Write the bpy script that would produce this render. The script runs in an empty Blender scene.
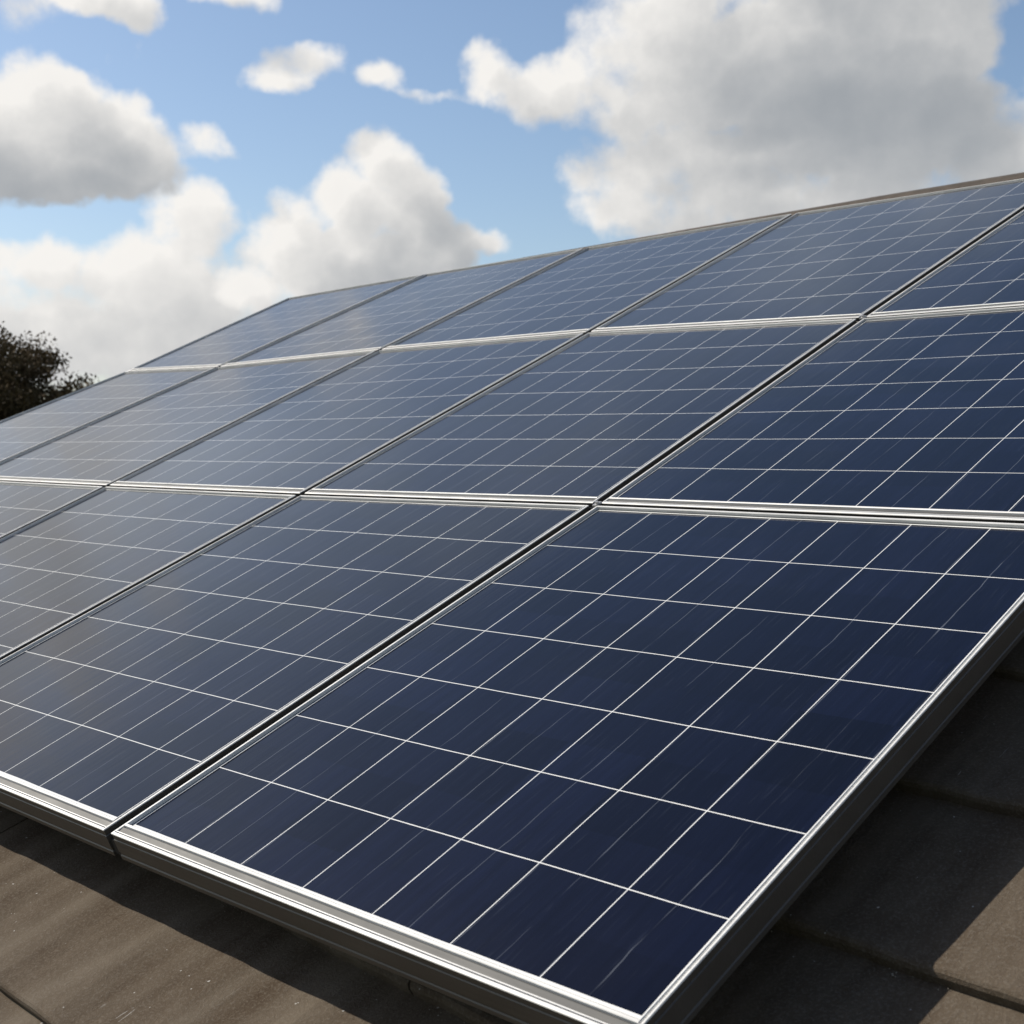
import bpy, bmesh, math, random
from mathutils import Vector, Matrix, Euler
random.seed(7)
C = bpy.context.scene.collection
R = math.radians
SLOPE = R(23.4)
BASE_Z = 3.4                                   # height of the array's lower right corner above the ground

# ------------------------------------------------------------------ frames of reference
# roof frame: u along the eaves, v up the slope, n out of the panel plane
ROOF = Matrix.Translation((0, 0, BASE_Z)) @ Matrix.Rotation(SLOPE, 4, 'X')
def W(u, v, n=0.0):
    return ROOF @ Vector((u, v, n))
def Wd(u, v, n):
    return (ROOF.to_3x3() @ Vector((u, v, n)))

# ------------------------------------------------------------------ camera
CAM_R = ((0.7036563, 0.6520902, -0.2822164), (0.0302977, -0.4243603, -0.9049864), (-0.7098942, 0.6282489, -0.3183606))
CAM_C = (0.8299660, -0.6893043, 0.9020420)
cam_pos = W(*CAM_C)
cx, cy, cz = Wd(*CAM_R[0]), -Wd(*CAM_R[1]), -Wd(*CAM_R[2])
cd = bpy.data.cameras.new('camera')
cd.sensor_width = 36.0
FPX = 1364.6
cd.lens = FPX / 1024 * 36.0
cd.clip_start = 0.05
cd.clip_end = 9000
cd.dof.use_dof = True
cd.dof.focus_distance = 2.3
cd.dof.aperture_fstop = 11.0
cam = bpy.data.objects.new('camera', cd)
C.objects.link(cam)
m = Matrix((cx, cy, cz)).transposed().to_4x4()
m.translation = cam_pos
cam.matrix_world = m
S = bpy.context.scene
S.camera = cam

# ------------------------------------------------------------------ light, exposure
SUN_DIR = Wd(-0.122, 0.0055, 0.130).normalized()          # towards the sun
SUN_EL = math.asin(SUN_DIR.z)
SUN_AZ = math.atan2(SUN_DIR.x, SUN_DIR.y)                 # clockwise from +Y
sl = bpy.data.lights.new('sun', 'SUN')
sl.energy = 5.0
sl.angle = R(0.5)
sl.color = (1.0, 0.93, 0.82)
so = bpy.data.objects.new('sun', sl)
C.objects.link(so)
so.rotation_euler = (-SUN_DIR).to_track_quat('-Z', 'Y').to_euler()
so.location = (-20, -8, 25)

S.view_settings.view_transform = 'Standard'
S.view_settings.look = 'None'
S.view_settings.gamma = 1.0
S.view_settings.use_curve_mapping = False
S.view_settings.exposure = 0.3
S.cycles.max_bounces = 6
S.cycles.use_denoising = True
S.cycles.sample_clamp_indirect = 6.0

# ------------------------------------------------------------------ node helpers
class NT:
    def __init__(s, tree):
        s.t = tree
    def n(s, kind, **kw):
        x = s.t.nodes.new(kind)
        for k, v in kw.items():
            setattr(x, k, v)
        return x
    def link(s, a, b):
        s.t.links.new(a, b)
    def put(s, sock, v):
        if isinstance(v, bpy.types.NodeSocket):
            s.t.links.new(v, sock)
        elif v is not None:
            sock.default_value = v
    def math(s, op, a=None, b=None, c=None, clamp=False):
        x = s.n('ShaderNodeMath', operation=op, use_clamp=clamp)
        for k, v in enumerate((a, b, c)):
            if v is not None:
                s.put(x.inputs[k], v)
        return x.outputs[0]
    def vec(s, op, a=None, b=None, c=None, scale=None):
        x = s.n('ShaderNodeVectorMath', operation=op)
        for k, v in enumerate((a, b, c)):
            if v is not None:
                s.put(x.inputs[k], v)
        if scale is not None:
            s.put(x.inputs['Scale'], scale)
        return x.outputs['Value'] if op in ('DOT_PRODUCT', 'LENGTH', 'DISTANCE') else x.outputs['Vector']
    def noise(s, v, scale, detail=4.0, rough=0.5, dist=0.0, dims='3D'):
        x = s.n('ShaderNodeTexNoise', noise_dimensions=dims)
        s.put(x.inputs['Vector'], v)
        x.inputs['Scale'].default_value = scale
        x.inputs['Detail'].default_value = detail
        x.inputs['Roughness'].default_value = rough
        x.inputs['Distortion'].default_value = dist
        return x
    def ramp(s, v, lo, hi, a=0.0, b=1.0, mode='SMOOTHSTEP'):
        x = s.n('ShaderNodeMapRange', interpolation_type=mode)
        x.clamp = True if mode == 'LINEAR' else x.clamp
        s.put(x.inputs['Value'], v)
        for k, q in zip(('From Min', 'From Max', 'To Min', 'To Max'), (lo, hi, a, b)):
            s.put(x.inputs[k], q)
        return x.outputs['Result']
    def mix(s, f, a, b):
        x = s.n('ShaderNodeMix', data_type='RGBA')
        s.put(x.inputs[0], f)
        s.put(x.inputs[6], a)
        s.put(x.inputs[7], b)
        return x.outputs[2]
    def mapping(s, v, loc=(0, 0, 0), rot=(0, 0, 0), scale=(1, 1, 1)):
        x = s.n('ShaderNodeMapping')
        s.put(x.inputs[0], v)
        x.inputs['Location'].default_value = loc
        x.inputs['Rotation'].default_value = rot
        x.inputs['Scale'].default_value = scale
        return x.outputs[0]
    def sep(s, v):
        x = s.n('ShaderNodeSeparateXYZ')
        s.put(x.inputs[0], v)
        return x.outputs
    def comb(s, a=0.0, b=0.0, c=0.0):
        x = s.n('ShaderNodeCombineXYZ')
        for k, v in enumerate((a, b, c)):
            s.put(x.inputs[k], v)
        return x.outputs[0]

# ------------------------------------------------------------------ sky with cumulus
# clouds live on the sky sphere: azimuth and elevation, in steps of 1/1364.6 radian
fwd = -cz
fh = Vector((fwd.x, fwd.y, 0)).normalized()
rt = Vector((fh.y, -fh.x, 0))
def sky_pt(px, py):
    d = (cx * ((px - 512) / FPX) - cy * ((py - 512) / FPX) + fwd).normalized()
    return (math.atan2(d.dot(rt), d.dot(fh)) * FPX + 512, 454 - math.asin(d.z) * FPX)
# centre x, y, radius x, y, height
NEAR = [
    # small ones along the top
    (95, -6, 62, 24, .7), (132, 8, 32, 16, .5), (228, -6, 54, 20, .6),
    # the left cloud
    (25, 112, 92, 50, .7), (105, 138, 76, 46, .8), (55, 165, 130, 36, 1.3), (10, 92, 46, 36, .6), (62, 98, 44, 30, .6), (120, 108, 36, 26, .5), (-50, 140, 90, 58, 1.0), (150, 150, 40, 40, .8),
    (207, 143, 28, 23, .45),
    # two small ones in the middle
    (300, 64, 46, 21, .40), (280, 70, 24, 13, .35), (383, 79, 32, 15, .38), (430, 92, 36, 6, .20),
    # the centre tower
    (393, 168, 42, 36, .6), (350, 210, 50, 46, .7), (416, 205, 46, 54, .8), (290, 240, 50, 44, .6), (438, 250, 48, 38, .9), (365, 265, 110, 46, 1.0), (482, 244, 28, 12, .35), (265, 285, 36, 32, .5),
    # the great cloud on the right
    (614, 44, 56, 52, .5), (545, 92, 58, 38, .45), (494, 72, 34, 24, .4), (595, 88, 60, 42, .5), (680, 20, 100, 76, .5), (660, 95, 90, 50, .55), (790, 64, 140, 56, 1.3), (890, 70, 110, 60, 1.4), (740, 100, 90, 30, 1.1),
    (850, -40, 170, 80, .7), (840, 140, 150, 56, .8), (720, 150, 110, 50, .55), (645, 172, 66, 40, .5), (592, 182, 38, 22, .42), (710, 205, 140, 44, .5), (930, 128, 90, 44, .9), (985, 150, 66, 40, .6), (1020, 140, 60, 34, .5), (965, 40, 44, 60, .7), (625, 215, 60, 26, .5), (850, 195, 140, 30, .45),
    # a small dark one overhead, seen only in the glass
    (880, -315, 95, 62, .6),
]
BACK = [
    # the low bank on the left
    (190, 225, 42, 44, .55), (150, 285, 90, 56, .6), (40, 272, 52, 34, .55), (90, 340, 170, 56, .6), (200, 310, 60, 50, .55), (280, 330, 60, 26, .4), (-60, 330, 120, 70, .6), (265, 262, 34, 26, .35),
    # out of the picture, seen in the glass
    (-190, 30, 140, 150, .20), (-330, -60, 230, 170, .20), (-420, 120, 220, 150, .35), (-560, -40, 240, 170, .4), (-50, -60, 130, 80, .22), (90, -85, 130, 50, .16), (-400, -240, 220, 130, .26), (175, -150, 80, 42, .16), 
    (1260, 100, 180, 90, .6), (1500, 200, 300, 120, .6),
]
def cloud_group(name, blobs, scattered):
    g = bpy.data.node_groups.new(name, 'ShaderNodeTree')
    g.interface.new_socket('P', in_out='INPUT', socket_type='NodeSocketVector')
    g.interface.new_socket('D', in_out='OUTPUT', socket_type='NodeSocketFloat')
    t = NT(g)
    gi = t.n('NodeGroupInput')
    go = t.n('NodeGroupOutput')
    P = gi.outputs[0]
    w = t.noise(P, 1 / 95, 4.0, 0.52, dims='2D')
    off = t.vec('SUBTRACT', w.outputs['Color'], (0.5, 0.5, 0.5))
    Pw = t.vec('MULTIPLY_ADD', off, (62, 54, 0), P)
    acc = None
    for bx, by, rx, ry, hgt in blobs:
        X, Y = sky_pt(bx, by)
        q = t.vec('MULTIPLY_ADD', Pw, (1 / rx, 1 / ry, 0), (-X / rx, -Y / ry, 0))
        d2 = t.vec('DOT_PRODUCT', q, q)
        h = t.math('MULTIPLY_ADD', d2, -hgt, hgt)
        acc = h if acc is None else t.math('SMOOTH_MAX', acc, h, 0.18)
    if scattered:
      # scattered cumulus all round the rest of the sky
      far = t.noise(P, 1 / 420, 3.0, 0.5, dims='2D').outputs[0]
      sx, sy, _ = t.sep(P)
      side = t.ramp(t.math('ABSOLUTE', t.math('SUBTRACT', sx, 500)), 1150, 1700)
      high = t.ramp(sy, -900, -300)
      gen = t.math('MULTIPLY', t.math('MULTIPLY_ADD', far, 6.0, -3.1), t.math('MULTIPLY', side, high))
      gen = t.math('SUBTRACT', gen, t.math('MULTIPLY', t.math('SUBTRACT', 1.0, t.math('MULTIPLY', side, high)), 2.0))
      acc = t.math('MAXIMUM', acc, gen)
    acc = t.math('MAXIMUM', acc, -1.2)
    fine = t.noise(P, 1 / 64, 6.0, 0.56, dims='2D').outputs[0]
    D = t.math('MULTIPLY_ADD', t.math('SUBTRACT', fine, 0.5), 1.0, acc)
    t.link(D, go.inputs[0])
    return g

SKY_STRENGTH = 0.1
wd = bpy.data.worlds.new('World')
S.world = wd
wd.use_nodes = True
wt = wd.node_tree
wt.nodes.clear()
T = NT(wt)
sky = T.n('ShaderNodeTexSky', sky_type='NISHITA')
sky.sun_disc = False
sky.sun_elevation = SUN_EL
sky.sun_rotation = SUN_AZ
sky.altitude = 50
sky.air_density = 1.0
sky.dust_density = 0.9
sky.ozone_density = 1.8
dirv = T.n('ShaderNodeTexCoord').outputs['Generated']
az = T.math('ARCTAN2', T.vec('DOT_PRODUCT', dirv, tuple(rt)), T.vec('DOT_PRODUCT', dirv, tuple(fh)))
el = T.math('ARCSINE', T.sep(dirv)[2])
P0 = T.comb(T.math('MULTIPLY_ADD', az, FPX, 512), T.math('MULTIPLY_ADD', el, -FPX, 454), 0.0)
def layer(name, blobs, scattered, base, thick):
    grp = cloud_group(name, blobs, scattered)
    def dens(p):
        x = T.n('ShaderNodeGroup')
        x.node_tree = grp
        T.put(x.inputs[0], p)
        return x.outputs[0]
    pos = lambda q: T.math('MAXIMUM', q, 0.0)
    # how much cloud lies between this spot and the sun, sampled at two steps towards the sun
    D0 = dens(P0)
    D1 = dens(T.vec('ADD', P0, (-26, -27, 0)))
    D2 = dens(T.vec('ADD', P0, (-56, -60, 0)))
    alpha = T.ramp(D0, -0.08, 0.40)
    tau = T.math('MULTIPLY_ADD', pos(D1), 0.75, T.math('MULTIPLY_ADD', pos(D2), 0.75, T.math('MULTIPLY', pos(D0), 0.10)))
    lit = T.math('EXPONENT', T.math('MULTIPLY', tau, -thick))
    cloud = T.mix(lit, (2.2, 2.45, 2.75, 1), (7.7, 7.5, 7.2, 1))
    return T.mix(alpha, base, cloud)
# thin veil out of view, added to lighten the reflections in the panels
veil = T.ramp(T.noise(T.mapping(P0, scale=(1 / 300, 1 / 150, 1)), 1.0, 4.0, 0.55, dims='2D').outputs[0], 0.36, 0.72)
py = T.sep(P0)[1]
veil = T.math('MULTIPLY', T.math('MULTIPLY_ADD', veil, 0.34, 0.24), T.math('MULTIPLY', T.ramp(py, -10, -110), T.ramp(py, -420, -300)))
col = T.mix(veil, sky.outputs[0], (5.7, 6.4, 7.2, 1))
# haze towards the sun, out of view, added to brighten the left panels' reflections
sx = T.sep(P0)[0]
glow = T.math('MULTIPLY', T.ramp(T.math('MULTIPLY_ADD', py, 1.2, sx), 30, -130), T.math('MULTIPLY', T.ramp(py, -260, -60), T.ramp(sx, -1500, -700)))
col = T.mix(T.math('MULTIPLY', glow, 0.85), col, (7.4, 8.3, 9.5, 1))
col = layer('bank_density', BACK, True, col, 0.72)
col = layer('cumulus_density', NEAR, False, col, 1.05)
bg = T.n('ShaderNodeBackground')
bg.inputs['Strength'].default_value = SKY_STRENGTH
T.link(col, bg.inputs['Color'])
wo = T.n('ShaderNodeOutputWorld')
T.link(bg.outputs[0], wo.inputs['Surface'])
wd.cycles.sampling_method = 'MANUAL'
wd.cycles.sample_map_resolution = 512

# ------------------------------------------------------------------ object helpers
def mesh_obj(name, verts, faces, mat, parent=None, uvs=None, smooth=False):
    me = bpy.data.meshes.new(name)
    me.from_pydata([tuple(v) for v in verts], [], faces)
    if uvs is not None:
        ul = me.uv_layers.new(name='UVMap')
        for p in me.polygons:
            for li in p.loop_indices:
                ul.data[li].uv = uvs[me.loops[li].vertex_index]
    if smooth:
        for p in me.polygons:
            p.use_smooth = True
    me.materials.append(mat)
    me.update()
    o = bpy.data.objects.new(name, me)
    C.objects.link(o)
    if parent is not None:
        o.parent = parent
    return o
def tag(o, label, cat, group=None):
    o['label'] = label
    o['category'] = cat
    if group:
        o['group'] = group
    return o
def root(name, label, cat, mw, group=None):
    o = bpy.data.objects.new(name, None)
    o.empty_display_size = 0.2
    C.objects.link(o)
    o.matrix_world = mw
    return tag(o, label, cat, group)
def fix_normals(o):
    bm = bmesh.new()
    bm.from_mesh(o.data)
    bmesh.ops.recalc_face_normals(bm, faces=bm.faces)
    bm.to_mesh(o.data)
    bm.free()
    return o

def new_mat(name):
    mt = bpy.data.materials.new(name)
    mt.use_nodes = True
    t = NT(mt.node_tree)
    b = mt.node_tree.nodes['Principled BSDF']
    return mt, t, b

# ------------------------------------------------------------------ materials
def mat_cells():
    """Cells under glass. UV: one unit per cell, 0..7 both ways; the white backsheet shows between and around them."""
    mt, t, b = new_mat('solar_cells')
    uv = t.n('ShaderNodeUVMap').outputs[0]
    oi = t.n('ShaderNodeObjectInfo').outputs['Random']
    seed = t.math('MULTIPLY', oi, 37.0)
    # the printed lines wander a touch, differently on every panel
    uvs = t.vec('ADD', uv, t.comb(seed, t.math('MULTIPLY', seed, 1.7), 0.0))
    wob = t.noise(uvs, 0.55, 2.0, 0.5, dims='2D').outputs['Color']
    uvw = t.vec('MULTIPLY_ADD', t.vec('SUBTRACT', wob, (.5, .5, .5)), (0.022, 0.022, 0), uv)
    x, y, _ = t.sep(uvw)
    def lines(q, half):
        fr = t.math('FRACT', q)
        dist = t.math('MINIMUM', fr, t.math('SUBTRACT', 1.0, fr))
        return t.math('LESS_THAN', dist, half)
    grid = t.math('MAXIMUM', lines(x, 0.0050), lines(y, 0.0052))
    x0, y0, _ = t.sep(uv)
    def inside(q):
        return t.math('MULTIPLY', t.math('GREATER_THAN', q, 0.0), t.math('LESS_THAN', q, 7.0))
    ins = t.math('MULTIPLY', inside(x0), inside(y0))
    grid = t.math('MULTIPLY', grid, ins)
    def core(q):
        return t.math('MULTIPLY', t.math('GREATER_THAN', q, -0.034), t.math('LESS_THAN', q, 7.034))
    lip_shade = t.math('SUBTRACT', 1.0, t.math('MULTIPLY', core(x0), core(y0)))     # black line painted for the frame lip's shadow
    margin = t.math('SUBTRACT', 1.0, ins)
    white = t.math('MAXIMUM', grid, margin)
    # thin silver busbars, worn and uneven, two to a cell
    wb = t.noise(t.mapping(uvs, scale=(1.3, 0.45, 1)), 1.0, 4.0, 0.6, dims='2D').outputs['Color']
    bxw = t.math('MULTIPLY_ADD', t.math('SUBTRACT', t.sep(wb)[0], 0.5), 0.15, x)
    bfr = t.math('FRACT', t.math('MULTIPLY_ADD', bxw, 2.0, 0.5))
    bd = t.math('ABSOLUTE', t.math('SUBTRACT', bfr, 0.5))
    bus = t.ramp(bd, 0.004, 0.016, 1.0, 0.0)
    fade = t.ramp(t.noise(t.mapping(uvs, scale=(3.0, 1.1, 1)), 1.0, 3.0, 0.6, dims='2D').outputs[0], 0.30, 0.66)
    bus = t.math('MULTIPLY', bus, t.math('MULTIPLY', fade, 0.22))
    # fine grain of the silicon, drawn out along the cell
    grain = t.noise(t.mapping(uvs, scale=(34, 1.6, 1)), 1.0, 3.0, 0.6, dims='2D').outputs[0]
    grain2 = t.noise(t.mapping(uvs, scale=(9, 0.8, 1)), 1.0, 2.0, 0.5, dims='2D').outputs[0]
    scr = t.ramp(grain, 0.60, 0.80)
    # each cell has its own shade of blue
    wn = t.n('ShaderNodeTexWhiteNoise', noise_dimensions='2D')
    t.link(t.vec('FLOOR', uvs), wn.inputs['Vector'])
    shade = t.math('MULTIPLY_ADD', wn.outputs[0], 0.9, 0.55)
    c0 = t.mix(grain2, (0.0006, 0.0009, 0.0034, 1), (0.0024, 0.0036, 0.0120, 1))
    c0 = t.vec('SCALE', c0, scale=shade)
    c0 = t.mix(t.math('MULTIPLY', scr, 0.035), c0, (0.20, 0.24, 0.31, 1))
    c0 = t.mix(bus, c0, (0.30, 0.33, 0.38, 1))
    c0 = t.mix(white, c0, (0.64, 0.64, 0.62, 1))
    # a thin film of dust
    dust = t.ramp(t.noise(uvs, 0.45, 5.0, 0.62, dims='2D').outputs[0], 0.45, 0.78)
    c0 = t.mix(t.math('MULTIPLY', dust, 0.002), c0, (0.42, 0.38, 0.32, 1))
    c0 = t.mix(lip_shade, c0, (0.006, 0.006, 0.006, 1))
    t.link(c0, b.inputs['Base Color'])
    b.inputs['IOR'].default_value = 1.58
    b.inputs['Specular Tint'].default_value = (0.20, 0.22, 0.34, 1)      # blue anti-reflection coating
    rg = t.math('MULTIPLY_ADD', dust, 0.06, t.math('MULTIPLY_ADD', grain, 0.03, 0.06))
    t.link(rg, b.inputs['Roughness'])
    bp = t.n('ShaderNodeBump')
    bp.inputs['Strength'].default_value = 0.05
    bp.inputs['Distance'].default_value = 0.002
    t.link(t.math('MULTIPLY_ADD', grain, 0.5, grain2), bp.inputs['Height'])
    t.link(bp.outputs[0], b.inputs['Normal'])
    return mt

def mat_alu(name, col, rough, metal, streak=1.0):
    mt, t, b = new_mat(name)
    oc = t.n('ShaderNodeTexCoord').outputs['Object']
    n1 = t.noise(t.mapping(oc, scale=(3, 3, 160)), 1.0, 3.0, 0.6).outputs[0]
    n2 = t.noise(oc, 14.0, 5.0, 0.65).outputs[0]
    n3 = t.noise(t.mapping(oc, scale=(6, 240, 240)), 1.0, 2.0, 0.6).outputs[0]
    k = t.math('MULTIPLY_ADD', t.math('ADD', t.math('ADD', n1, n2), n3), 0.45 * streak, 1.0 - 0.68 * streak)
    t.link(t.vec('SCALE', col[:3], scale=k), b.inputs['Base Color'])
    b.inputs['Metallic'].default_value = metal
    t.link(t.math('MULTIPLY_ADD', n2, 0.25, rough - 0.12), b.inputs['Roughness'])
    bp = t.n('ShaderNodeBump')
    bp.inputs['Strength'].default_value = 0.12
    bp.inputs['Distance'].default_value = 0.001
    t.link(t.math('ADD', n1, n3), bp.inputs['Height'])
    t.link(bp.outputs[0], b.inputs['Normal'])
    return mt

def mat_tile():
    mt, t, b = new_mat('concrete_tile')
    oc = t.n('ShaderNodeTexCoord').outputs['Object']
    big = t.noise(oc, 2.2, 4.0, 0.6).outputs[0]
    streak = t.noise(t.mapping(oc, rot=(0, 0, R(-14)), scale=(13, 1.4, 1)), 1.0, 3.0, 0.55, dist=0.4).outputs[0]
    blotch = t.noise(oc, 16.0, 5.0, 0.7).outputs[0]
    fine = t.noise(oc, 240.0, 3.0, 0.8).outputs[0]
    sand = t.noise(oc, 900.0, 2.0, 0.6).outputs[0]
    f = t.math('ADD', t.math('MULTIPLY', streak, 0.60), t.math('MULTIPLY_ADD', big, 0.42, t.math('MULTIPLY', blotch, 0.22)))
    c = t.mix(t.ramp(f, 0.36, 0.90), (0.050, 0.035, 0.023, 1), (0.128, 0.106, 0.081, 1))
    c = t.mix(t.math('MULTIPLY', t.ramp(fine, 0.45, 0.70), 0.40), c, (0.17, 0.15, 0.125, 1))
    # pale specks and a few scratches running up the slope
    speck = t.ramp(t.noise(oc, 120.0, 1.0, 0.4).outputs[0], 0.79, 0.81)
    c = t.mix(t.math('MULTIPLY', speck, 0.75), c, (0.42, 0.41, 0.39, 1))
    sc = t.noise(t.mapping(oc, rot=(0, 0, R(-7)), scale=(7, 0.55, 1)), 1.0, 2.0, 0.6).outputs[0]
    thin = t.ramp(t.math('ABSOLUTE', t.math('SUBTRACT', sc, 0.60)), 0.0, 0.0016, 1.0, 0.0)
    brk = t.ramp(t.noise(t.mapping(oc, scale=(9, 26, 1)), 1.0, 4.0, 0.7).outputs[0], 0.55, 0.62)
    c = t.mix(t.math('MULTIPLY', t.math('MULTIPLY', thin, brk), 0.5), c, (0.40, 0.39, 0.37, 1))
    t.link(c, b.inputs['Base Color'])
    b.inputs['Roughness'].default_value = 0.85
    b.inputs['Specular IOR Level'].default_value = 0.05
    bp = t.n('ShaderNodeBump')
    bp.inputs['Strength'].default_value = 0.9
    bp.inputs['Distance'].default_value = 0.0032
    t.link(t.math('ADD', t.math('MULTIPLY', fine, 0.55), t.math('MULTIPLY_ADD', sand, 0.35, t.math('MULTIPLY', blotch, 0.8))), bp.inputs['Height'])
    t.link(bp.outputs[0], b.inputs['Normal'])
    return mt

def mat_plain(name, a, c, scale=8.0, rough=0.8):
    mt, t, b = new_mat(name)
    oc = t.n('ShaderNodeTexCoord').outputs['Object']
    n = t.noise(oc, scale, 6.0, 0.65).outputs[0]
    t.link(t.mix(t.ramp(n, 0.3, 0.7), (*a, 1), (*c, 1)), b.inputs['Base Color'])
    b.inputs['Roughness'].default_value = rough
    bp = t.n('ShaderNodeBump')
    bp.inputs['Strength'].default_value = 0.3
    bp.inputs['Distance'].default_value = 0.01
    t.link(n, bp.inputs['Height'])
    t.link(bp.outputs[0], b.inputs['Normal'])
    return mt

M_CELL = mat_cells()
M_ALU = mat_alu('aluminium', (0.58, 0.575, 0.56), 0.55, 0.15)
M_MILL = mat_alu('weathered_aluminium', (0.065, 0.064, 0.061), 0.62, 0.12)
M_DARK = mat_alu('shaded_frame_side', (0.068, 0.062, 0.054), 0.42, 0.3, 0.8)  # shade of the outer frame walls is put into this dark colour
M_GAP = mat_alu('rubber_and_groove_shade', (0.008, 0.008, 0.008), 0.7, 0.0, 0.4)  # rubber strips, and the shade painted into the frame grooves
M_CLAMP = mat_alu('clamp_steel', (0.42, 0.41, 0.40), 0.40, 0.7)
M_TILE = mat_tile()
M_RIDGE = mat_plain('ridge_mortar', (0.030, 0.021, 0.013), (0.055, 0.040, 0.027), 18, 0.85)
M_WALL = mat_plain('render_wall', (0.42, 0.38, 0.31), (0.50, 0.46, 0.39), 4)
M_GRASS = mat_plain('grass_ground', (0.035, 0.055, 0.016), (0.07, 0.085, 0.030), 0.6)
M_LICHEN = mat_plain('lichen_crumbs', (0.07, 0.06, 0.048), (0.26, 0.24, 0.20), 60, 0.9)
M_BARK = mat_plain('bark', (0.04, 0.03, 0.02), (0.09, 0.07, 0.05), 12)

def mat_leaf():
    mt, t, b = new_mat('dark_foliage')
    oc = t.n('ShaderNodeTexCoord').outputs['Object']
    n = t.noise(oc, 1.4, 4.0, 0.6).outputs[0]
    n2 = t.noise(oc, 9.0, 2.0, 0.6).outputs[0]
    c = t.mix(t.ramp(n, 0.35, 0.7), (0.030, 0.021, 0.011, 1), (0.125, 0.080, 0.040, 1))
    c = t.mix(t.math('MULTIPLY', n2, 0.5), c, (0.045, 0.042, 0.020, 1))
    t.link(c, b.inputs['Base Color'])
    b.inputs['Roughness'].default_value = 0.75
    b.inputs['Specular IOR Level'].default_value = 0.1
    return mt
M_LEAF = mat_leaf()

# ------------------------------------------------------------------ ground
gr = mesh_obj('ground', [(-4000, -4000, 0), (4000, -4000, 0), (4000, 4000, 0), (-4000, 4000, 0)], [(0, 1, 2, 3)], M_GRASS)
gr['kind'] = 'structure'

# ------------------------------------------------------------------ house under the array
ROOF_N = -0.13           # tile surface below the panel plane
ridge_v = lambda u: 3.86 + 0.05 * (u + 1.29) / 3.8       # ridge runs a little out of square with the array
ridge_n = lambda u: -0.024 - 0.068 * max(0.0, min(1.6, (-1.29 - u) / 3.8))   # and sags a little
house = root('house', 'house with a brown concrete tiled roof lying under the solar panels', 'house', Matrix.Translation(W(0, 1.3, ROOF_N)))
HI = house.matrix_world.inverted()
U0, U1, V0 = -5.45, 5.2, -1.75

def tiles():
    """Flat tiles in overlapping courses: each course dips towards its head and ends in a thick rounded nose."""
    verts, faces = [], []
    GAUGE, TH, SK = 0.298, 0.021, -0.05
    rnd = random.Random(3)
    def wav(u, v):
        return 0.0013 * math.sin(u * 31 + v * 5) + 0.0007 * math.sin(u * 67 + 1.3 + v * 11) + 0.0009 * math.sin(u * 13 - v * 9)
    k0 = -7
    k = k0
    while 0.3185 + k * GAUGE < 4.1:
        vb = 0.3185 + k * GAUGE
        # joints: wide tiles, bond broken from course to course
        off = {0: -0.30, -1: -0.45, -2: -0.30, 1: -0.42, -3: -0.55}.get(k, rnd.uniform(-.5, .5))
        TW = 1.25
        us = []
        j0 = math.floor((U0 - off) / TW)
        jl = [off + TW * j for j in range(j0, j0 + int((U1 - U0) / TW) + 3)]
        for a_, b_ in zip(jl[:-1], jl[1:]):
            lo, hi = max(a_ + 0.0015, U0), min(b_ - 0.0015, U1)
            if hi - lo < 0.02:
                continue
            tilt = rnd.uniform(-.0015, .0015)
            ns = max(2, int((hi - lo) / 0.025))
            prof = [(0.004, -TH - 0.016), (0.0, -0.009), (0.0015, -0.0035), (0.005, -0.0008), (0.011, 0.0), (0.06, -0.004), (0.12, -0.008), (0.19, -0.013), (0.26, -0.018), (0.34, -0.0235)]
            base = len(verts)
            for s in range(ns + 1):
                u = lo + (hi - lo) * s / ns
                edge = 0.0006 * math.sin(u * 23 + k) + rnd.uniform(-.0007, .0007)
                for pv, pn in prof:
                    v = vb + SK * u + pv + (edge if pv < 0.012 else 0)
                    nn = ROOF_N + pn + (wav(u, v) if pv >= 0.0 else 0) + tilt
                    vm = ridge_v(u) + 0.05
                    if v > vm:
                        v = vm
                    verts.append(HI @ W(u, v, nn))
            np_ = len(prof)
            for s in range(ns):
                for q in range(np_ - 1):
                    i = base + s * np_ + q
                    faces.append((i, i + np_, i + np_ + 1, i + 1))
            # close the tile's two cheeks
            a0 = base
            a1 = base + ns * np_
            faces.append(tuple(a0 + q for q in range(np_)))
            faces.append(tuple(a1 + q for q in reversed(range(np_))))
        k += 1
    # the far slope, and an underlay below the tiles
    def quad(p):
        i = len(verts)
        verts.extend(HI @ x for x in p)
        faces.append((i, i + 1, i + 2, i + 3))
    quad([W(U0 + .05, V0 + .1, ROOF_N - .075), W(U1 - .05, V0 + .1, ROOF_N - .075), W(U1 - .05, 3.80, ROOF_N - .075), W(U0 + .05, 3.80, ROOF_N - .075)])
    ra, rb = W(U0, ridge_v(U0), ROOF_N - .02), W(U1, ridge_v(U1), ROOF_N - .02)
    dy = 5.0
    quad([ra, rb, rb + Vector((0, dy, -dy * math.tan(SLOPE))), ra + Vector((0, dy, -dy * math.tan(SLOPE)))])
    return mesh_obj('roof', verts, faces, M_TILE, house)
roof_o = tiles()

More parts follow.
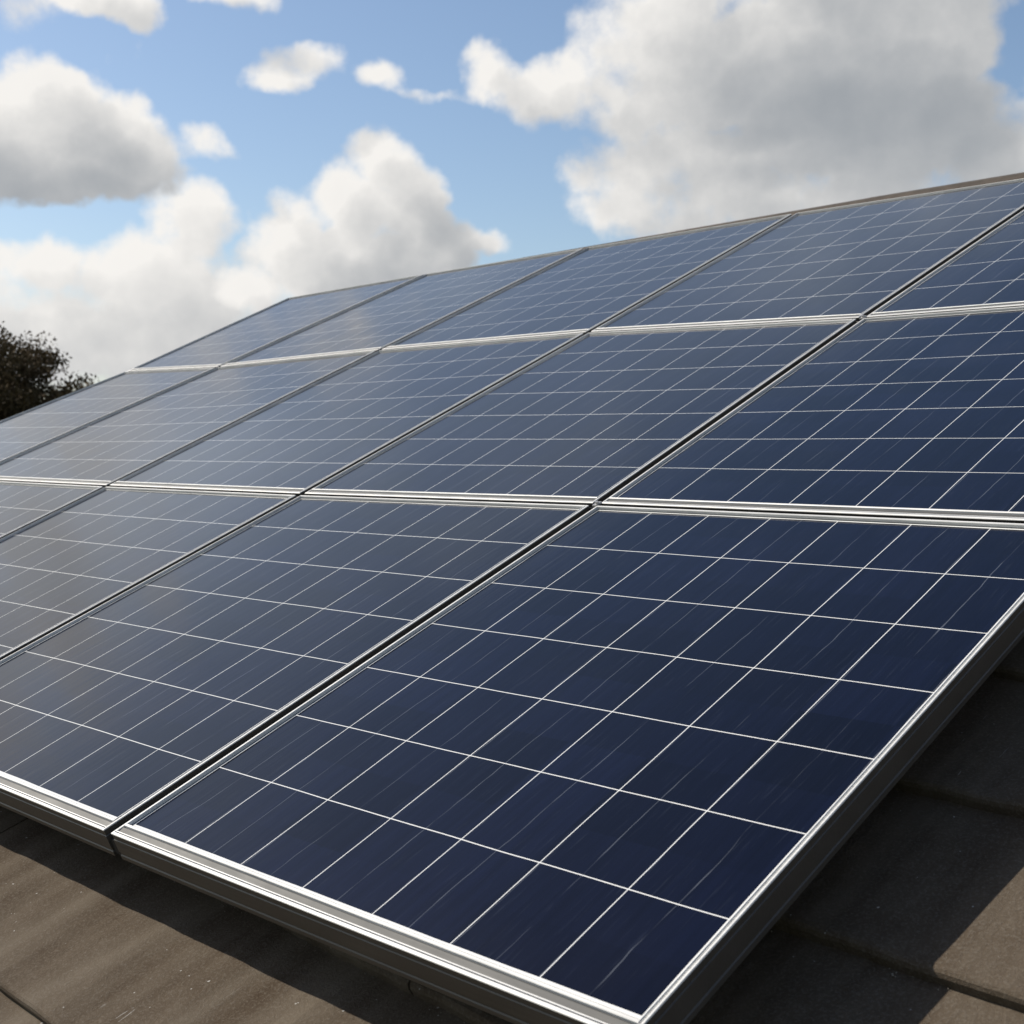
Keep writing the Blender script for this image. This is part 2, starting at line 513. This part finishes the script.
def ridge_cap():
    verts, faces = [], []
    seg = 0.9
    n = int((U1 - U0) / seg) + 1
    for j in range(n):
        ua, ub = U0 + j * seg, min(U0 + (j + 1) * seg - 0.001, U1)
        rings = []
        for kk, u in enumerate((ua, ua + 0.012, ub)):
            lift = (0.0, 0.001, 0.0)[kk]
            c0 = W(u, ridge_v(u), ridge_n(u))
            ring = []
            for a in range(11):
                th = math.pi * a / 10
                rad = 0.115 + lift
                ring.append(c0 + Vector((0, -math.cos(th) * rad * 1.15, math.sin(th) * rad * 0.75 - 0.086)))
            rings.append(ring)
        b0 = len(verts)
        for r_ in rings:
            verts.extend(HI @ p for p in r_)
        for kk in range(2):
            for a in range(10):
                i = b0 + kk * 11 + a
                faces.append((i, i + 11, i + 12, i + 1))
        faces.append(tuple(b0 + a for a in range(11)))
    return mesh_obj('ridge_cap', verts, faces, M_RIDGE, house, smooth=False)
ridge_cap()

def walls():
    y0 = W(0, V0 + 0.45, 0).y
    yr = W(0, 3.86, 0).y
    y1 = yr + (yr - y0)
    x0, x1 = U0 + 0.25, U1 - 0.25
    ze = W(0, V0 + 0.45, ROOF_N - .09).z
    zr = W(0, 3.80, ROOF_N - .10).z
    v = [(x0, y0, 0), (x1, y0, 0), (x1, y1, 0), (x0, y1, 0), (x0, y0, ze), (x1, y0, ze), (x1, y1, ze), (x0, y1, ze), (x0, yr, zr), (x1, yr, zr)]
    f = [(0, 1, 5, 4), (2, 3, 7, 6), (1, 2, 6, 9, 5), (3, 0, 4, 8, 7)]
    return mesh_obj('wall', [HI @ Vector(p) for p in v], f, M_WALL, house)
walls()

def lichen():
    """Pale crumbs of lichen and grit caught below the noses of the tiles."""
    rnd = random.Random(5)
    verts, faces = [], []
    for k in range(-4, 3):
        vb = 0.3185 + k * 0.298
        for c in range(26):
            uc = rnd.uniform(-2.0, 1.2)
            for q in range(rnd.randint(1, 9)):
                u = uc + rnd.gauss(0, 0.022)
                dv = min(abs(rnd.gauss(0, 0.008)), 0.05) + 0.001
                v = vb - 0.05 * u - dv
                n = ROOF_N - 0.018 - 0.0055 * (0.038 - dv) / 0.08
                r_ = rnd.uniform(0.0005, 0.0013) * (0.5 + rnd.random())
                e = Euler((rnd.uniform(0, 6.3), rnd.uniform(0, 6.3), rnd.uniform(0, 6.3))).to_matrix()
                p = Vector((u, v, n + r_ * 0.4))
                b0 = len(verts)
                for a in ((1, 0, 0), (-1, 0, 0), (0, 1, 0), (0, -1, 0), (0, 0, 1), (0, 0, -1)):
                    w_ = p + e @ (Vector(a) * r_ * rnd.uniform(.6, 1.3))
                    verts.append(HI @ W(*w_))
                for a, b_, c_ in ((0, 2, 4), (2, 1, 4), (1, 3, 4), (3, 0, 4), (2, 0, 5), (1, 2, 5), (3, 1, 5), (0, 3, 5)):
                    faces.append((b0 + a, b0 + b_, b0 + c_))
    o = mesh_obj('lichen', verts, faces, M_LICHEN, house)
    o['kind'] = 'stuff'
lichen()

# ------------------------------------------------------------------ solar panels
# seam crossings on the panel plane, as they lie on the roof: J[column][row]
J = [
    [(0.000, -0.012), (0.000, 1.132), (0.000, 2.246), (0.000, 3.665)],
    [(-1.012, -0.012), (-0.993, 1.142), (-1.012, 2.260), (-1.004, 3.655)],
    [(-2.000, -0.004), (-1.985, 1.140), (-2.008, 2.338), (-2.052, 3.632)],
    [(-2.980, 0.000), (-2.995, 1.151), (-3.020, 2.337), (-3.030, 3.555)],
    [(-4.020, 0.000), (-4.090, 1.170), (-4.010, 2.292), (-3.980, 3.490)],
    [(-5.040, 0.000), (-5.080, 1.170), (-4.830, 2.341), (-4.925, 3.390)],
]
DEPTH = 0.047
GAP_U, GAP_V = 0.0110, 0.0060

def line_inset(q, d):
    """Inset the convex quad q (counter-clockwise) by the four distances d, one per side."""
    out = []
    L = []
    for i in range(4):
        a, b2 = Vector(q[i]), Vector(q[(i + 1) % 4])
        t = (b2 - a).normalized()
        nrm = Vector((-t.y, t.x))
        L.append((a + nrm * d[i], t))
    for i in range(4):
        (p, r_), (q2, s_) = L[i - 1], L[i]
        den = r_.x * s_.y - r_.y * s_.x
        w_ = q2 - p
        out.append(p + r_ * ((w_.x * s_.y - w_.y * s_.x) / den))
    return out

# frame profile, outside to inside: (width at the lower rail, width at the other rails, height)
PROFILE = [
    (0.0000, 0.0000, -0.0016), (0.0006, 0.0003, -0.0005), (0.0018, 0.0009, 0.0000), (0.0046, 0.0034, 0.0000), (0.0048, 0.0035, -0.0030), (0.0064, 0.0043, -0.0030),
    (0.0066, 0.0044, 0.0000), (0.0082, 0.0050, 0.0000), (0.0084, 0.0051, -0.0022), (0.0186, 0.0052, -0.0012), (0.0188, 0.0053, -0.0030), (0.0210, 0.0054, -0.0030),
    (0.0212, 0.0055, 0.0004), (0.0222, 0.0060, 0.0012), (0.0250, 0.0070, 0.0012), (0.0260, 0.0076, 0.0002), (0.0263, 0.0078, -0.0046),
]
FLANGE, GROOVES = 8, (4, 10)                  # the lower strip of ring 8 is the wide weathered flange; two grooves with shade painted in
SHEET_W = (0.0260, 0.0076)
CELL_W = (0.0335, 0.0126)

ROWN = ['bottom row', 'middle row', 'top row']
LABELS = {
    (0, 0): 'large dark navy solar panel nearest the viewer, its right edge over bare roof tiles',
    (1, 0): 'blue grey bottom row panel just left of the big nearest panel',
    (2, 0): 'pale bottom row panel cut by the left picture edge, third from the right',
    (3, 0): 'sliver of a pale bottom row panel at the far left picture edge',
    (0, 1): 'dark navy middle row panel at the right picture edge, above the nearest panel',
    (1, 1): 'slate blue middle row panel, second from the right in its row',
    (2, 1): 'hazy grey blue middle row panel, third from the right in its row',
    (3, 1): 'greyish middle row panel, second from the left end of its row',
    (4, 1): 'palest grey panel, left end of the middle row, below the dark tree',
    (0, 2): 'small triangle of a top row panel cut by the right picture edge',
    (1, 2): 'blue top row panel with brownish cloud reflection in its upper right corner',
    (2, 2): 'blue top row panel under the great cloud, third from the right in its row',
    (3, 2): 'light blue top row panel, second from the left end of its row',
    (4, 2): 'small pale blue panel at the far upper left corner of the array',
}
def panel(i, j):
    a, b_, c_, d_ = J[i + 1][j], J[i][j], J[i][j + 1], J[i + 1][j + 1]     # lower left, lower right, upper right, upper left
    q = [Vector(a), Vector(b_), Vector(c_), Vector(d_)]
    gl = GAP_U if i < 4 else 0.0
    gr_ = GAP_U if i > 0 else 0.0
    gb = GAP_V if j > 0 else 0.0
    gt = GAP_V if j < 2 else 0.0
    q = line_inset(q, (gb, gr_, gt, gl))
    cen = sum(q, Vector((0, 0))) / 4
    rt_ = root('solar_panel', LABELS[(i, j)], 'solar panel', ROOF @ Matrix.Translation((cen.x, cen.y, -DEPTH)), 'solar panels in rows on the tiled roof')
    loc = lambda p, z: Vector((p.x - cen.x, p.y - cen.y, z + DEPTH))
    verts, faces = [], []
    for wb, ws, z in PROFILE:
        for p in line_inset(q, (wb, ws, ws, ws)):
            verts.append(loc(p, z))
    nr = len(PROFILE)
    for r_ in range(nr - 1):
        for s in range(4):
            faces.append((r_ * 4 + s, r_ * 4 + (s + 1) % 4, (r_ + 1) * 4 + (s + 1) % 4, (r_ + 1) * 4 + s))
    fr_ = mesh_obj('frame', verts, faces, M_ALU, rt_)
    fr_.data.materials.append(M_MILL)
    fr_.data.polygons[FLANGE * 4].material_index = 1
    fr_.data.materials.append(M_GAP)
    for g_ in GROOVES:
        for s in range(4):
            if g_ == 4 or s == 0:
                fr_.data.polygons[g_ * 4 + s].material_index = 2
    # dark outer side of the frame with a shallow rib, and its bottom flange
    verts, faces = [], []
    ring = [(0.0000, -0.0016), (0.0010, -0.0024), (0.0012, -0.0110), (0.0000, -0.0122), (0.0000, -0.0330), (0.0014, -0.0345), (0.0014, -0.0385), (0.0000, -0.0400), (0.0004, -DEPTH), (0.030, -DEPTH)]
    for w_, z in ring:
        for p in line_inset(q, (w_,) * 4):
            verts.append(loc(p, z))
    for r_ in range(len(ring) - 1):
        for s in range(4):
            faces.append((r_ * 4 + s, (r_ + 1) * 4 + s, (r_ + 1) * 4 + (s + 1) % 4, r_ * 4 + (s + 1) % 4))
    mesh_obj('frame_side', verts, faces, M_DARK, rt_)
    # laminate: cells under glass
    so_ = line_inset(q, (SHEET_W[0], SHEET_W[1], SHEET_W[1], SHEET_W[1]))
    ce = line_inset(q, (CELL_W[0], CELL_W[1], CELL_W[1], CELL_W[1]))
    # bilinear grid so that the cell lines run true to the panel's own corners
    N = 14
    def uvpt(s, t_):
        return ce[0] * (1 - s) * (1 - t_) + ce[1] * s * (1 - t_) + ce[2] * s * t_ + ce[3] * (1 - s) * t_
    verts, faces, uvs = [], [], []
    for y in range(N + 1):
        for x in range(N + 1):
            verts.append(loc(uvpt(x / N, y / N), -0.0046))
            uvs.append((7 * x / N, 7 * y / N))
    idx = lambda x, y: y * (N + 1) + x
    for y in range(N):
        for x in range(N):
            faces.append((idx(x, y), idx(x + 1, y), idx(x + 1, y + 1), idx(x, y + 1)))
    cu = [(-0.05, -0.05), (7.05, -0.05), (7.05, 7.05), (-0.05, 7.05)]
    cc = [idx(0, 0), idx(N, 0), idx(N, N), idx(0, N)]
    b0 = len(verts)
    for p, w_ in zip(so_, cu):
        verts.append(loc(p, -0.0046))
        uvs.append(w_)
    rims = [[idx(x, 0) for x in range(N + 1)], [idx(N, y) for y in range(N + 1)], [idx(x, N) for x in range(N, -1, -1)], [idx(0, y) for y in range(N, -1, -1)]]
    # margin strips carry their own vertices, with uv outside 0..7
    eps = 0.02
    def uv_out(u_, v_):
        return (u_ + (-eps if u_ <= 0 else eps if u_ >= 7 else 0), v_ + (-eps if v_ <= 0 else eps if v_ >= 7 else 0))
    for s in range(4):
        strip = rims[s]
        m0 = len(verts)
        side = [(0, -1), (1, 0), (0, 1), (-1, 0)][s]
        for vi in strip:
            verts.append(verts[vi].copy())
            uu = uvs[vi]
            uvs.append((uu[0] + side[0] * eps, uu[1] + side[1] * eps))
        o0 = len(verts)
        for w_ in (s, (s + 1) % 4):
            verts.append(verts[b0 + w_].copy())
            uu = cu[w_]
            uvs.append(uu)
        ring_ = [o0, o0 + 1] + [m0 + x for x in reversed(range(len(strip)))]
        faces.append(tuple(ring_))
    # back sheet below
    z0 = len(verts)
    for p in so_:
        verts.append(loc(p, -0.0096))
        uvs.append((3.5, 3.5))
    faces.append((z0 + 3, z0 + 2, z0 + 1, z0))
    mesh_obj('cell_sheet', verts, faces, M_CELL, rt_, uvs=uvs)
    return rt_
for j in range(3):
    for i in range(5):
        if (i, j) in LABELS:
            panel(i, j)

# ------------------------------------------------------------------ black strips in the seams that run up the slope
STRIPL = ['black joint strip right of the array centre, beside the nearest panel', 'black joint strip through the middle of the array, second up slope seam from the right',
          'black joint strip in the third up slope seam from the right', 'black joint strip in the leftmost up slope seam']
for i in range(1, 5):
    pts = [Vector(J[i][r_]) for r_ in range(4)]
    if i == 4:
        pts[0] = pts[0].lerp(pts[1], 0.0)
    cen = (pts[0] + pts[3]) / 2
    so_ = root('joint_strip', STRIPL[i - 1], 'strip', ROOF @ Matrix.Translation((cen.x, cen.y, -DEPTH)), 'joint strips between the panel columns')
    verts, faces = [], []
    sec = [(-GAP_U + .0012, -DEPTH + .004), (-GAP_U + .0012, -0.020), (-0.0018, -0.0165), (0.0018, -0.0165), (GAP_U - .0012, -0.020), (GAP_U - .0012, -DEPTH + .004)]
    for p in pts:
        for du, z in sec:
            verts.append((p.x + du - cen.x, p.y - cen.y + (0.003 if p is pts[0] else 0), z + DEPTH))
    for r_ in range(3):
        for s in range(5):
            faces.append((r_ * 6 + s, (r_ + 1) * 6 + s, (r_ + 1) * 6 + s + 1, r_ * 6 + s + 1))
    faces.append((5, 4, 3, 2, 1, 0))
    tag_o = mesh_obj('profile', verts, faces, M_GAP, so_)

# ------------------------------------------------------------------ clamps where four panels meet
def clamp(p, label):
    rt_ = root('panel_clamp', label, 'clamp', ROOF @ Matrix.Translation((p[0], p[1], -0.004)), 'clamps at the panel corners')
    bm = bmesh.new()
    bmesh.ops.create_cube(bm, size=1.0, matrix=Matrix.Translation((0, 0, 0.0035)) @ Matrix.Diagonal((0.013, 0.020, 0.005, 1)))
    bmesh.ops.bevel(bm, geom=bm.edges[:], offset=0.0014, segments=2, affect='EDGES')
    me = bpy.data.meshes.new('plate')
    bm.to_mesh(me)
    bm.free()
    me.materials.append(M_CLAMP)
    o = bpy.data.objects.new('plate', me)
    C.objects.link(o)
    o.parent = rt_
    bm = bmesh.new()
    bmesh.ops.create_cone(bm, segments=6, radius1=0.0042, radius2=0.0038, depth=0.004, cap_ends=True, matrix=Matrix.Translation((0, 0, 0.0078)))
    me = bpy.data.meshes.new('bolt')
    bm.to_mesh(me)
    bm.free()
    me.materials.append(M_CLAMP)
    o = bpy.data.objects.new('bolt', me)
    C.objects.link(o)
    o.parent = rt_
clamp((J[1][1][0] + 0.006, J[1][1][1]), 'small grey clamp at the upper left corner of the nearest panel')
clamp((J[1][2][0] + 0.006, J[1][2][1]), 'small grey clamp one panel further up the same seam, near the right edge')

# ------------------------------------------------------------------ the tree beyond the roof
def tree():
    DIST = 30.0
    dirh = (fh * math.cos(R(-22.2)) + rt * math.sin(R(-22.2))).normalized()
    p = Vector((cam_pos.x, cam_pos.y, 0)) + dirh * DIST
    rt_ = root('evergreen_tree', 'dark bushy tree beyond the left end of the roof', 'tree', Matrix.Translation(p))
    rnd = random.Random(11)
    # trunk with limbs
    verts, faces = [], []
    def tube(path, r0, r1, seg=8):
        b0 = len(verts)
        for k, q in enumerate(path):
            r_ = r0 + (r1 - r0) * k / (len(path) - 1)
            for a in range(seg):
                th = 2 * math.pi * a / seg
                verts.append(q + Vector((math.cos(th) * r_, math.sin(th) * r_, 0)))
        for k in range(len(path) - 1):
            for a in range(seg):
                faces.append((b0 + k * seg + a, b0 + k * seg + (a + 1) % seg, b0 + (k + 1) * seg + (a + 1) % seg, b0 + (k + 1) * seg + a))
    tube([Vector((0, 0, 0)), Vector((.05, .1, 1.2)), Vector((-.05, .15, 2.6)), Vector((.1, 0, 4.4)), Vector((0, 0, 6.0))], 0.28, 0.06)
    clumps = []
    hv, sv = dirh, Vector((dirh.y, -dirh.x, 0))              # sv: to the right as seen from the roof
    # outline of the crown, seen from the house: a broad dome falling away to the right
    for k in range(420):
        a = rnd.uniform(0, 2 * math.pi)
        z = rnd.uniform(-1, 1)
        r_ = rnd.random() ** 0.4
        s_ = math.sqrt(1 - z * z)
        q = Vector((math.cos(a) * s_ * 3.3 * r_, math.sin(a) * s_ * 2.6 * r_, 4.35 + z * 2.15 * r_))
        if q.z < 2.2:
            q.z += 1.2
        clumps.append((q, rnd.uniform(.30, .60)))
    for q, r_ in clumps[::9]:
        w0 = Vector((0, 0, max(1.8, q.z - 1.4)))
        tube([w0, w0.lerp(q, .5) + Vector((0, 0, -.12)), q], 0.09, 0.02, 6)
    mesh_obj('trunk', verts, faces, M_BARK, rt_)
    verts, faces = [], []
    for q, r_ in clumps:
        for k in range(350):
            d = Vector((rnd.gauss(0, 1), rnd.gauss(0, 1), rnd.gauss(0, 1))).normalized() * (r_ * rnd.random() ** 0.45)
            c0 = q + Vector((d.x, d.y, d.z * .8))
            s_ = rnd.uniform(.022, .046)
            e = Euler((rnd.uniform(0, 6.3), rnd.uniform(0, 6.3), rnd.uniform(0, 6.3))).to_matrix()
            b0 = len(verts)
            for px, py in ((-1.2, 0), (0, -.6), (1.2, 0), (0, .6)):
                verts.append(c0 + e @ Vector((px * s_, py * s_, 0.12 * s_ * abs(px))))
            faces.append((b0, b0 + 1, b0 + 2, b0 + 3))
    mesh_obj('crown', verts, faces, M_LEAF, rt_)
tree()
